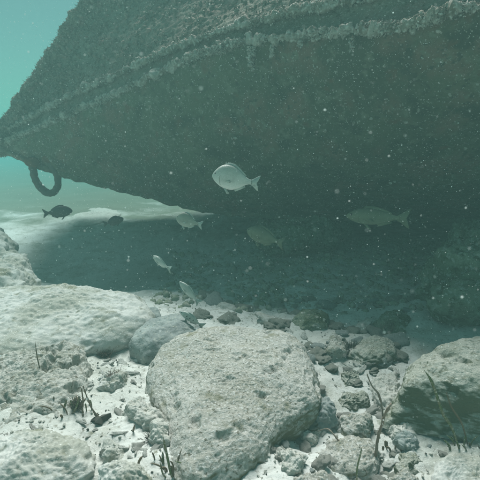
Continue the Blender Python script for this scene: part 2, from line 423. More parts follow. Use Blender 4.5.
# turf on the upper side and along the stem
def surf_pts(P, Nn, n, umax, wfun=None):
    iu = nr.randint(0, int(P.shape[0] * umax), n); iv = nr.randint(0, P.shape[1], n)
    if wfun is not None:
        k = nr.uniform(size=n) < wfun(iu / P.shape[0], iv / P.shape[1]); iu, iv = iu[k], iv[k]
    return P[iu, iv], Nn[iu, iv]
p, q = surf_pts(up, nup, 16000, .75, lambda u, v_: np.clip(.25 + .8 * np.exp(-u * 14) , 0, 1))
k = noise(p * 4.5) > nr.uniform(-.5, .3, len(p)); p, q = p[k], q[k]
sgn = -np.sign(q[:, 1:2]) ; q = q * sgn
a = lumps(p, nr.uniform(.006, .02, len(p)), down=rdir(len(p), (0, 0, -.6)))
b = fronds(p, q + rdir(len(p)) * .7, nr.uniform(.012, .038, len(p)), nr.uniform(.003, .007, len(p)))
v, f = join([a, b]); o = obj('side_turf', v - HL, f, M_growth_dark, hull); o['kind'] = 'stuff'
ps = on_curve(dense(stem, 220), 5200); d = rdir(len(ps), (-.8, -.2, 0)); ps = ps + d * .055
kk = .8 + 1.6 * np.clip(noise(ps * 7) + .2, 0, 1); ps = ps + d * (.03 * (kk - .8))[:, None]
v, f = join([lumps(ps, nr.uniform(.010, .022, len(ps)) * kk), lumps(ps + d * .03 * nr.uniform(.2, 1, (len(ps), 1)), nr.uniform(.004, .011, len(ps)) * kk), fronds(ps + d * .012, d + rdir(len(ps)) * .6, nr.uniform(.012, .035, len(ps)), nr.uniform(.003, .006, len(ps)))])
o = obj('stem_turf', v - HL, f, M_growth_dark, hull); o['kind'] = 'stuff'
p, q = surf_pts(low, nlow, 2600, .8); q = q * -np.sign(q[:, 1:2])
v, f = join([lumps(p, nr.uniform(.002, .006, len(p)) * (1 + 1.5 * (nr.uniform(size=len(p)) > .95)))]); o = obj('barnacles', v - HL, f, M_growth, hull); o['kind'] = 'stuff'
# strands that hang from the lower rail
for (px, py, Y, ln) in [(250, 47, 3.2, .13), (253, 47, 3.2, .16), (272, 46, 3.12, .07), (352, 38, 2.72, .07), (300, 40, 2.95, .05)]:
    c = np.array(PY(px, py, Y)); n = int(ln * 700)
    t = nr.uniform(0, 1, n); cc = c + np.stack([nr.normal(0, .007, n), nr.normal(0, .008, n), -t * ln], 1)
    v, f = join([lumps(cc, nr.uniform(.004, .011, n)), fronds(cc, rdir(n, (0, 0, -1)), .02, .006)])
    o = obj('hanging_strand', v - HL, f, M_growth, hull)
# mooring ring that hangs under the bow
rc = [(31, 161), (33, 170), (36, 180), (41, 188), (48, 193), (55, 191), (58, 184), (57, 175), (53, 167), (50, 162), (49, 158)]
pth = crom([PY(x, y, 4.56 + .03 * math.sin(i)) for i, (x, y) in enumerate(rc)], 90)
v, f = tube(pth, .038, 18, .018, 14); obj('mooring_ring', v - HL, f, M_eye_steel, hull)

for a in (pth[2], pth[-3]):      # lugs that carry the ring
    lv = IV3 * np.array((.075, .05, .06)); lv = lv * (1 + .3 * fbm(lv + a, 9, 3))[:, None] + a + (0, 0, .01)
    obj('ring_lug', lv - HL, IF3, M_rust, hull)
# ------------------------------------------------------------------ boulders
def boulder(name, outline, top, label, mat, base=None, plane=.6, n=3.0, amp=.03, sc=5, fine=.008, fsc=22, nu=220, nv=110,
            tilt=(0, 0), pits=0, cat='boulder', group=None, tuck=.06, dome=0., under=.0, flare=0., pz=None):
    """outline in photograph pixels, set on the height top*plane"""
    W = [PZ(x, y, top * plane if pz is None else pz) for x, y in outline]
    c = (sum(p.x for p in W) / len(W), sum(p.y for p in W) / len(W))
    A = np.array([(p.x - c[0], p.y - c[1]) for p in W]); A = np.vstack([A, A[:1]])
    if (A[:-1, 0] * A[1:, 1] - A[1:, 0] * A[:-1, 1]).sum() < 0: A = A[::-1]
    sl = np.concatenate([[0], np.cumsum(np.hypot(*np.diff(A, axis=0).T))]); su = np.linspace(0, sl[-1], nu, endpoint=False)
    E = np.stack([np.interp(su, sl, A[:, 0]), np.interp(su, sl, A[:, 1])], 1)
    for _ in range(max(2, nu // 50)): E = (np.roll(E, 1, 0) + E + np.roll(E, -1, 0)) / 3
    Rr = np.hypot(E[:, 0], E[:, 1])
    b = (h(*c) - .05) if base is None else base
    ph = np.linspace(0.004, R(122), nv)
    rr = np.abs(np.sin(ph)) ** (2 / n); zz = np.sign(np.cos(ph)) * np.abs(np.cos(ph)) ** (2 / n)
    rr = np.where(ph > math.pi / 2, np.sin(ph) ** (1 + under * 6), rr)
    # even spacing along the profile
    q1 = np.linspace(0.0, R(122), 4000); r1 = np.abs(np.sin(q1)) ** (2 / n); z1 = np.sign(np.cos(q1)) * np.abs(np.cos(q1)) ** (2 / n)
    r1 = np.where(q1 > math.pi / 2, np.sin(q1) ** (1 + under * 6) if not flare else 1 + flare * (q1 - math.pi / 2), r1)
    asp = max(.12, (top - b) * .62 / float(Rr.mean()))
    al = np.concatenate([[0], np.cumsum(np.hypot(np.diff(r1), np.diff(z1) * asp))]); tt = np.linspace(.002, 1, nv) * al[-1]
    rr = np.interp(tt, al, r1); zz = np.interp(tt, al, z1)
    hh = top - b
    half = hh * .62
    Xx = rr[None] * E[:, :1]; Yy = rr[None] * E[:, 1:]
    Zz = np.where(zz > 0, zz * half, zz * (hh - half) * 2.0)[None] + Xx * 0
    Zz = Zz + tilt[0] * Xx + tilt[1] * Yy - dome * (rr[None] ** 2)
    P = np.stack([Xx, Yy, Zz], -1)
    du = np.roll(P, -1, 0) - np.roll(P, 1, 0); dv = np.gradient(P, axis=1)
    nn = np.cross(dv, du); nn /= np.linalg.norm(nn, axis=2, keepdims=True) + 1e-9
    nn *= np.sign((nn * P).sum(-1, keepdims=True) + 1e-9)
    Q = P + np.array([c[0], c[1], 0])
    d = amp * fbm(Q, sc, 4, .5) + fine * fbm(Q, fsc, 4, .65) + fine * .5 * fbm(Q, fsc * 3, 2, .6)
    if pits:
        m = np.maximum(fbm(Q + 3, 11, 3, .5) - .22, 0); d = d - pits * m
    P = P + nn * d[..., None]
    P[:, 0] = P[:, 1].mean(0)
    o = obj(name, P.reshape(-1, 3), gridf(nu, nv, True), mat, loc=(c[0], c[1], b + hh - half))
    # close the top
    return tag(o, label, cat, group)

central = boulder('boulder', [(147, 372), (150, 360), (163, 347), (185, 335), (205, 328), (235, 326), (262, 333), (290, 337), (305, 348), (318, 365),
    (326, 383), (322, 398), (305, 410), (286, 419), (274, 430), (267, 443), (249, 456), (229, 467), (212, 475), (196, 480), (180, 476), (172, 462),
    (165, 440), (160, 420), (155, 400), (148, 388)], .17, 'big pitted heart shaped limestone boulder in the middle foreground', M_rock,
    plane=.72, n=3.2, amp=.035, sc=3.2, fine=.006, fsc=26, nu=420, nv=230, pits=.055, tilt=(0, .05), under=.1)
right_rock = boulder('boulder', [(399, 372), (402, 360), (415, 349), (432, 340), (455, 333), (480, 328), (520, 326), (560, 335), (575, 360), (560, 385),
    (520, 388), (480, 385), (450, 381), (420, 377), (405, 376)], .215, 'pale topped boulder with dark green algae on its steep front, at the right edge', M_rock_green,
    plane=.93, n=2.7, amp=.035, sc=5, fine=.0055, fsc=20, nu=360, nv=260, pits=.06, base=.02, flare=.4)
mound = boulder('boulder', [(-60, 300), (-20, 294), (20, 291), (60, 289), (100, 292), (130, 296), (148, 303), (152, 314), (142, 326), (118, 336),
    (60, 352), (0, 360), (-60, 350)], .22, 'long low boulder smothered in smooth sand, at the left below the bow', M_siltrock,
    plane=.52, n=1.9, amp=.045, sc=2.6, fine=.014, fsc=11, nu=300, nv=120)
left_bed = boulder('boulder', [(-30, 350), (0, 342), (35, 332), (62, 331), (80, 340), (88, 358), (90, 380), (84, 402), (60, 415), (20, 425), (-30, 430)],
    .13, 'weathered sandy boulder with small pits, behind the seagrass at the left', M_rock_plain, plane=.8, n=2.1, amp=.05, sc=4, fine=.014, fsc=18, nu=300, nv=160, pits=.14)
pile = boulder('boulder', [(-40, 262), (-20, 250), (0, 244), (22, 252), (32, 264), (36, 276), (28, 292), (0, 296), (-40, 292)], .24,
    'pale lumpy boulder at the left edge below the mooring ring', M_siltrock, plane=.66, n=2.2, amp=.10, sc=3.4, fine=.022, fsc=11, nu=200, nv=120)
pile2 = boulder('boulder', [(-40, 238), (-10, 228), (8, 232), (16, 244), (10, 258), (-40, 262)], .30,
    'second pale lumpy boulder, half hidden behind the one at the left edge', M_siltrock, plane=.6, n=2.2, amp=.09, sc=3.4, fine=.02, fsc=11, nu=160, nv=90)
grey = boulder('boulder', [(129, 345), (134, 332), (148, 323), (168, 318), (190, 318), (203, 324), (200, 336), (182, 344), (165, 352), (145, 354)], .15,
    'smooth blue grey boulder just behind the heart shaped one', M_rock_grey, plane=.6, n=2.6, amp=.04, sc=4, fine=.005, nu=160, nv=90)
grey2 = boulder('boulder', [(108, 325), (122, 315), (140, 309), (158, 309), (160, 318), (140, 326), (120, 331)], .10,
    'dark grey low boulder tucked under the end of the sandy mound', M_rock_grey, plane=.6, n=2.4, amp=.04, sc=4, fine=.005, nu=140, nv=80)
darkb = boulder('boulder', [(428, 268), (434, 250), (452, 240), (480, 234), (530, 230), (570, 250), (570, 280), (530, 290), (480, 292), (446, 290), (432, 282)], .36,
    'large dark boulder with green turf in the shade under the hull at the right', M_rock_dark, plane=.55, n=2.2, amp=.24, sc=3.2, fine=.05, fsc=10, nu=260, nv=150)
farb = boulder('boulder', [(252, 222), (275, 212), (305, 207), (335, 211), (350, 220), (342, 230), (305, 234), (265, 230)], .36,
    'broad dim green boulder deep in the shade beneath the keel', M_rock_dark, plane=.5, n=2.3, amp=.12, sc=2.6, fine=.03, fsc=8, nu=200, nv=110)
_q = PZ(93, 215, -.1); _z = h(_q.x, _q.y)
pale_slab = boulder('boulder', [(66, 219), (72, 213), (88, 207), (104, 204), (118, 206), (121, 211), (110, 217), (92, 221), (74, 222)], _z + .012,
    'pale flat slab on the bottom below the bow, beyond the shade', M_white, pz=_z + .01, n=2.0, amp=.03, sc=3, fine=.01, nu=140, nv=70)

# smaller stones that can be told apart
stones = [
 ([(-20, 436), (20, 426), (62, 430), (96, 444), (92, 468), (50, 488), (-20, 488)], .12, 'broad sand dusted slab, half buried in the lower left corner', M_siltrock, 1.8),
 ([(98, 470), (118, 462), (146, 466), (156, 482), (130, 496), (100, 492)], .10, 'half buried sandy slab at the bottom edge left of the heart shaped boulder', M_siltrock, 2.0),
 ([(384, 424), (398, 416), (414, 420), (412, 430), (396, 434)], .06, 'thin pale flake of rock on the sand under the algae fronted boulder', M_white, 2.6),
 ([(326, 345), (334, 336), (346, 334), (350, 342), (342, 352), (330, 353)], .08, 'angular sandy block behind the right shoulder of the heart shaped boulder', M_rock_plain, 3.0),
 ([(158, 353), (163, 343), (172, 339), (182, 341), (180, 350), (168, 356)], .09, 'small pale flat stone wedged between the grey boulder and the heart shaped one', M_siltrock, 2.6),
 ([(315, 450), (325, 436), (348, 430), (372, 434), (384, 448), (378, 466), (352, 474), (326, 468)], .07, 'large rounded pale cobble low between the two front boulders', M_rock, 2.3),
 ([(333, 398), (342, 390), (358, 387), (369, 390), (368, 397), (354, 401), (340, 403)], .09, 'small oval greenish stone beside the right shoulder of the heart shaped boulder', M_rock_green, 2.4),
 ([(311, 412), (316, 402), (328, 397), (336, 404), (335, 414), (324, 420), (314, 419)], .10, 'grey angular stone against the lower right side of the heart shaped boulder', M_rock_grey, 2.8),
 ([(368, 376), (380, 369), (396, 368), (402, 380), (401, 398), (388, 408), (376, 398)], .12, 'whitish broken slab leaning between the two front boulders', M_white, 3.4),
 ([(277, 452), (284, 443), (297, 442), (306, 452), (303, 468), (290, 476), (278, 470)], .09, 'crumbly white coral lump at the foot of the heart shaped boulder', M_white, 2.1),
 ([(399, 437), (404, 432), (413, 434), (418, 440), (412, 446), (402, 444)], .05, 'small dark oval pebble on clean sand left of the algae fronted boulder', M_rock_grey, 2.3),
 ([(392, 458), (400, 448), (416, 447), (426, 456), (422, 470), (404, 474), (394, 468)], .06, 'brown crumbly lump on the sand at the lower right', M_rock_green, 2.1),
 ([(428, 478), (436, 458), (455, 450), (485, 448), (500, 462), (495, 490), (440, 492)], .06, 'broad pale sandy stone in the lower right corner', M_siltrock, 2.6),
 ([(348, 352), (356, 338), (374, 333), (394, 338), (398, 350), (382, 358), (362, 360)], .12, 'mottled rough slab behind the gap between the two front boulders', M_rock_green, 2.8),
 ([(337, 372), (344, 362), (356, 360), (364, 366), (360, 376), (346, 380)], .09, 'brownish knobbly stone just right of the top of the heart shaped boulder', M_rock_green, 2.2),
 ([(122, 408), (134, 402), (150, 408), (160, 420), (154, 430), (136, 424)], .10, 'tilted pale plate of rock left of the heart shaped boulder', M_white, 3.4),
 ([(150, 438), (156, 430), (166, 434), (168, 446), (158, 452), (150, 448)], .07, 'small white chip against the left foot of the heart shaped boulder', M_white, 3.0),
 ([(95, 452), (106, 444), (122, 446), (128, 456), (118, 464), (100, 463)], .08, 'flattish sandy stone in the lower left rubble', M_siltrock, 2.4),
 ([(15, 448), (28, 438), (48, 440), (58, 452), (46, 462), (22, 462)], .09, 'low rough stone near the lower left corner', M_siltrock, 2.3),
 ([(282, 482), (296, 472), (322, 472), (338, 482), (330, 494), (290, 496)], .06, 'pale stone cut by the bottom edge of the picture', M_rock, 2.5),
 ([(390, 478), (402, 470), (420, 474), (428, 486), (412, 496), (394, 492)], .05, 'rough grey stone at the bottom edge left of the corner stone', M_rock, 2.4),
 ([(300, 425), (310, 420), (320, 424), (322, 434), (310, 438), (301, 434)], .06, 'knuckle sized pale stone just below the grey angular one', M_white, 2.3),
 ([(338, 418), (352, 410), (370, 412), (378, 422), (368, 430), (346, 430)], .08, 'pale mottled stone beneath the oval greenish one', M_rock, 2.4),
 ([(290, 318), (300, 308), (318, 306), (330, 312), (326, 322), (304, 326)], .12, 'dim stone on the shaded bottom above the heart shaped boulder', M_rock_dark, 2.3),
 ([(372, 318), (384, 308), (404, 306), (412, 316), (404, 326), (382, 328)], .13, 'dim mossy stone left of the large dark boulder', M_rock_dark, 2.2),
 ([(96, 378), (106, 370), (120, 372), (126, 382), (116, 390), (100, 388)], .08, 'sandy knob in the middle of the left rubble', M_siltrock, 2.2),
]
for i, (ol, top, lab, mt, n_) in enumerate(stones):
    W = [PZ(x, y, top * .6) for x, y in ol]; cx = sum(p.x for p in W) / len(W); cy = sum(p.y for p in W) / len(W)
    hz = h(cx, cy); tp = hz + .012 + (top * .36)
    big = max(p.x for p in W) - min(p.x for p in W) > .17
    boulder('stone', ol, tp, lab, mt, base=hz - .05, plane=.75, n=n_, amp=.018 if big else .045, sc=9, fine=.009, fsc=34, nu=130, nv=66, cat='stone', pits=.03)

# rubble: six shapes, copied
def chunk(seed, squash, mat):
    n = fbm(IV3 + seed * 9.1, 1.1, 4, .55) ; m = fbm(IV3 + seed * 4.3, 4, 2)
    v = IV3 * (1 + .75 * n + .16 * m)[:, None] * np.array(squash)
    return mesh('rubble', v, IF3, mat)
shapes = [chunk(k, sq, mt) for k, (sq, mt) in enumerate([((1, .7, .45), M_white), ((1, .8, .55), M_rock_plain), ((1, .55, .4), M_siltrock),
          ((1, .9, .5), M_rock_green), ((1.3, .45, .35), M_white), ((1, .75, .6), M_rock_grey), ((1, .6, .5), M_rock_plain), ((1.5, .4, .35), M_siltrock)])]
kinds = {'w': ('whitish', (0, 4)), 'r': ('pitted buff', (1, 6)), 's': ('sandy pale', (2, 7)), 'g': ('mossy', (3,)), 'b': ('blue grey', (5,))}
zones = [
 (20, (270, 398), (352, 478), (.028, .055), 'wrsg', 'fist sized piece of rubble in the gap between the two front boulders', 'larger rubble in the gap'),
 (85, (262, 402), (350, 482), (.009, .045), 'wrrssgb', 'chip of coral rubble on the sand between the two front boulders', 'rubble between the two front boulders'),
 (100, (200, 420), (286, 372), (.030, .095), 'rgggsb', 'lump of rubble on the shaded bottom under the hull', 'rubble under the hull'),
 (45, (88, 165), (345, 482), (.009, .034), 'wsss', 'chip of rubble on the sand left of the heart shaped boulder', 'rubble left of the heart shaped boulder'),
 (32, (0, 90), (420, 482), (.007, .022), 'wsss', 'chip of stone on the ground in the lower left corner', 'rubble in the lower left corner'),
 (16, (396, 482), (415, 482), (.007, .022), 'wrsb', 'chip of stone on the sand in front of the algae fronted boulder', 'rubble in the lower right corner'),
]
for cnt, xr, yr, sr, ks, lab, grp in zones:
    for k in range(cnt):
        p = PZ(rnd.uniform(*xr), rnd.uniform(*yr), 0.02)
        z = h(p.x, p.y); s = sr[0] + (sr[1] - sr[0]) * rnd.random() ** 2.4
        kw, ids = kinds[rnd.choice(ks)]
        o = bpy.data.objects.new('rubble_piece', shapes[rnd.choice(ids)]); C.objects.link(o)
        o.location = (p.x, p.y, z + s * .04); o.rotation_euler = (rnd.uniform(-.35, .35), rnd.uniform(-.35, .35), rnd.uniform(0, 6.3))
        o.scale = (s, s, s * .8); tag(o, kw + ' ' + lab, 'rubble', kw + ' ' + grp)
# the mossy small rubble that carpets the bottom under the hull
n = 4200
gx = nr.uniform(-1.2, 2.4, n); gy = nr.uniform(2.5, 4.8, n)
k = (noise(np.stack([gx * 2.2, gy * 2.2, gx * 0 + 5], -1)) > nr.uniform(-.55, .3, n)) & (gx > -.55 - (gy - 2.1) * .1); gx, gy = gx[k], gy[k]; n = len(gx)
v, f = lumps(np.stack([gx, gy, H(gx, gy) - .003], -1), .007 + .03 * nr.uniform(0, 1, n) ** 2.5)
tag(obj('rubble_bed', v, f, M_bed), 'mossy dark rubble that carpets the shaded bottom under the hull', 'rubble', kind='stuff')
# fine gravel nobody could count
n = 6500
gy = .9 * np.exp(nr.uniform(0, math.log(5 / .9), n)); gx = nr.uniform(-1, 1, n) * (gy * .75 + .2)
k = noise(np.stack([gx * 3, gy * 3, gx * 0], -1)) > nr.uniform(-.5, .45, n); gx, gy = gx[k], gy[k]; n = len(gx)
v, f = lumps(np.stack([gx, gy, H(gx, gy) + .001], -1), nr.uniform(.0015, .005, n) * (1 + 1.0 * (nr.uniform(size=n) > .93)))
tag(obj('gravel', v, f, M_white, smooth=False), 'loose shell gravel strewn over the sand', 'gravel', kind='stuff')
n2 = 900
gy = .9 * np.exp(nr.uniform(0, math.log(5 / .9), n2)); gx = nr.uniform(-1, 1, n2) * (gy * .75 + .2)
v, f = lumps(np.stack([gx, gy, H(gx, gy) + .001], -1), nr.uniform(.0015, .004, n2))
tag(obj('debris', v, f, M_black, smooth=False), 'dark plant crumbs strewn over the sand', 'debris', kind='stuff')

# ------------------------------------------------------------------ plants
def blade(pts, width, mat, label, cat='seagrass', name='seagrass', parent=None, group=None, thick=.0015, twist=0):
    P = crom(pts, 14); n = len(P); T = np.gradient(P, axis=0); T /= np.linalg.norm(T, axis=1)[:, None]
    view = P - np.array(CAM); sd_ = np.cross(T, view); sd_ /= np.linalg.norm(sd_, axis=1)[:, None]
    nn = np.cross(sd_, T); t = np.linspace(0, 1, n)
    wd = .5 * width * np.clip(np.minimum(.55 + t * 2, (1 - t) * 4 + .12), 0, 1)[:, None] * .5
    a = twist * (t[:, None] - .5); s2 = sd_ * np.cos(a) + nn * np.sin(a); n2_ = np.cross(s2, T)
    V_ = np.stack([P - s2 * wd, P + n2_ * thick, P + s2 * wd, P - n2_ * thick], 1).reshape(-1, 3)
    F = []
    for i in range(n - 1):
        for j in range(4): F.append((i * 4 + j, i * 4 + (j + 1) % 4, i * 4 + 4 + (j + 1) % 4, i * 4 + 4 + j))
    F += [(3, 2, 1, 0), tuple((n - 1) * 4 + j for j in range(4))]
    L0 = np.array(pts[0]) if parent is None else np.array(parent.location)
    o = obj(name, V_ - L0, F, mat, parent)
    if parent is None: o.location = Vector(pts[0]); tag(o, label, cat, group)
    return o
def gp(px, py, dz=0.):      # a point of the ground seen near that place
    p = PZ(px, py, .05); return Vector((p.x, p.y, h(p.x, p.y) + dz))
def rise(px0, py0, pts, ytop=0, z0=None):
    """a plant rooted where (px0, py0) is seen, then through the pixels pts at about the same distance"""
    b = gp(px0, py0, -.01) if z0 is None else PZ(px0, py0, z0)
    return [b] + [PY(x, y, b.y - .01 * (i + 1)) for i, (x, y) in enumerate(pts)]
blade(rise(462, 436, [(452, 428), (443, 414), (437, 396), (431, 380), (424, 370)]), .020, M_grass, 'dark green blade lying up the front of the right boulder')
blade(rise(470, 432, [(462, 424), (452, 408), (446, 392)]), .012, M_grass_brown, 'thin brown blade beside the long green one on the right boulder')
blade(rise(358, 482, [(357, 470), (360, 456), (362, 447)]), .010, M_grass, 'short upright green blade at the bottom right of the heart shaped boulder')
blade(rise(174, 484, [(171, 474), (168, 460), (165, 446), (163, 436)]), .014, M_grass, 'long green blade growing along the left foot of the heart shaped boulder')
blade(rise(168, 486, [(163, 474), (160, 462)]), .010, M_grass, 'short green blade in front of the long one by the heart shaped boulder')
blade(rise(62, 418, [(64, 408), (67, 398)]), .016, M_grass, 'stubby green blade, leftmost of the tuft at the left')
blade(rise(72, 422, [(76, 408), (80, 396)]), .014, M_grass, 'leaning green blade in the middle of the tuft at the left')
blade(rise(80, 420, [(83, 406), (82, 392), (80, 386)]), .009, M_grass_brown, 'brown upright blade of the tuft at the left')
blade(rise(53, 412, [(53, 402), (54, 396)]), .016, M_grass_brown, 'short wide brown blade left of the green tuft')
blade(rise(38, 385, [(40, 372), (37, 356), (35, 341)]), .009, M_grass_brown, 'thin brown stalk standing on the sandy boulder at the left')
blade(rise(13, 381, [(14, 372), (14, 366)]), .013, M_grass, 'short olive blade near the left edge')
blade(rise(-2, 372, [(3, 366), (8, 360)]), .010, M_grass_brown, 'leaning brown blade touching the left edge')
blade(rise(150, 482, [(140, 474), (128, 466), (116, 462)]), .007, M_grass_brown, 'long brown blade lying on the lower left sand')
blade(rise(136, 440, [(133, 432), (135, 424)]), .014, M_grass_brown, 'small olive blade left of the heart shaped boulder')
def clump(px, py, n, hgt, mats, label, spread=.03):
    b = gp(px, py, -.005); t = empty('seagrass_tuft', b, label, 'seagrass')
    for _ in range(n):
        q = b + Vector((rnd.gauss(0, spread), rnd.gauss(0, spread * .6), 0)); L_ = hgt * rnd.uniform(.4, 1); dx, dy = rnd.gauss(0, .35), rnd.gauss(0, .3)
        pts = [q + Vector((dx * L_ * k * k, dy * L_ * k * k, L_ * (k - .25 * k * k))) for k in (0, .35, .7, 1)]
        blade(pts, rnd.uniform(.008, .016), rnd.choice(mats), None, name='blade', parent=t, thick=.001)
clump(74, 421, 11, .075, [M_grass, M_grass_brown, M_grass_brown], 'ragged tuft of short green and brown seagrass below the pitted sandy boulder')
clump(176, 482, 9, .085, [M_grass, M_grass, M_grass_brown], 'tuft of seagrass at the left foot of the heart shaped boulder')
clump(358, 484, 6, .05, [M_grass, M_grass_brown], 'small sparse tuft of seagrass at the bottom edge below the heart shaped boulder')
clump(463, 437, 10, .07, [M_grass, M_grass_brown], 'tuft of seagrass at the foot of the algae fronted boulder')
clump(392, 432, 6, .045, [M_grass_brown], 'small brown tuft by the curved twig in the gap')
clump(140, 478, 7, .05, [M_grass_brown, M_grass], 'matted brown tuft on the lower left sand')
def twig(pts, r, mat, label):
    P = crom(pts, 30); v, f = tube(P, np.linspace(r, r * .5, 30), 8, r * .8, 40)
    o = obj('twig', v - P[0], f, mat, loc=P[0]); return tag(o, label, 'twig')
twig(rise(375, 444, [(379, 434), (382, 424), (385, 414), (391, 404)]), .006, M_twig, 'brown curved twig standing left of the algae fronted boulder')
twig(rise(386, 408, [(380, 398), (372, 386), (367, 374)]), .004, M_twig, 'thin pale twig crossing the whitish broken slab')
twig(rise(99, 424, [(94, 412), (88, 400), (83, 386)]), .0045, M_twig, 'dark leaning twig beside the dark leaf at the left')
twig([gp(340, 434, .03), gp(328, 428, .045), gp(318, 424, .03)], .003, M_twig, 'short thin twig lying across the rubble in the gap')
def tuft(px, py, size, n, mat, label, cat='algae'):
    b = gp(px, py, 0); t = empty('algae_tuft', b, label, cat)
    base = np.zeros((n, 3)) + nr.normal(0, size * .25, (n, 3)) * (1, 1, .2)
    d = rdir(n, (0, 0, 1.1)); L1 = nr.uniform(.4, 1, n) * size; v, f = fronds(base, d, L1, size * .05)
    tip = base + d * L1[:, None] * .45
    idx = np.repeat(np.arange(n), 5); v2, f2 = fronds(tip[idx] + d[idx] * nr.uniform(-.25, .35, (len(idx), 1)) * size, d[idx] + rdir(len(idx)) * .9, size * .32, size * .03)
    v, f = join([(v, f), (v2, f2)])
    obj('fronds', v, f, mat, t)
    hv = IV2 * np.array((1, 1, .6)) * size * .22; obj('holdfast', hv, IF2, mat, t)
tuft(115, 386, .045, 70, M_red, 'reddish brown algae tuft on the pale sand left of the heart shaped boulder')
tuft(104, 352, .05, 90, M_red, 'wispy reddish algae tuft right of the sandy boulder')
tuft(92, 340, .05, 70, M_red, 'upper wispy reddish tuft beneath the sandy mound')
tuft(350, 345, .07, 120, M_growth_dark, 'dark bushy algae tuft behind the gap between the front boulders')
tuft(154, 452, .035, 60, M_black, 'small black algae clump by the left foot of the heart shaped boulder')
tuft(78, 418, .04, 60, M_growth_dark, 'brown bushy clump at the root of the left seagrass tuft')
tuft(388, 322, .06, 90, M_growth_dark, 'dim green tuft on the shaded bottom near the large dark boulder')
def leaf(px, py, s, rz, label):
    b = gp(px, py, .012); n = 16; th = np.linspace(0, 2 * math.pi, n, endpoint=False)
    r = s * (1 + .35 * np.sin(3 * th + 1) + .15 * np.sin(7 * th))
    V_ = []
    for dz in (.003, -.003):
        for t, q in zip(th, r): V_.append((q * math.cos(t), q * .55 * math.sin(t), dz + .25 * q * math.sin(t * 2)))
    V_ += [(0, 0, .012), (0, 0, .004)]
    F = []
    for i in range(n):
        j = (i + 1) % n; F += [(i, j, 2 * n), (n + j, n + i, 2 * n + 1), (i, n + i, n + j, j)]
    o = obj('dead_leaf', V_, F, M_black, smooth=False, loc=b); o.rotation_euler = (.35, .1, rz); tag(o, label, 'leaf')
leaf(101, 428, .030, .6, 'curled black leaf lying at the foot of the leaning twig')
leaf(21, 389, .013, 0, 'small black scrap on the sandy boulder near the left edge')
leaf(10, 477, .014, 1.2, 'black scrap on the sand in the bottom left corner')

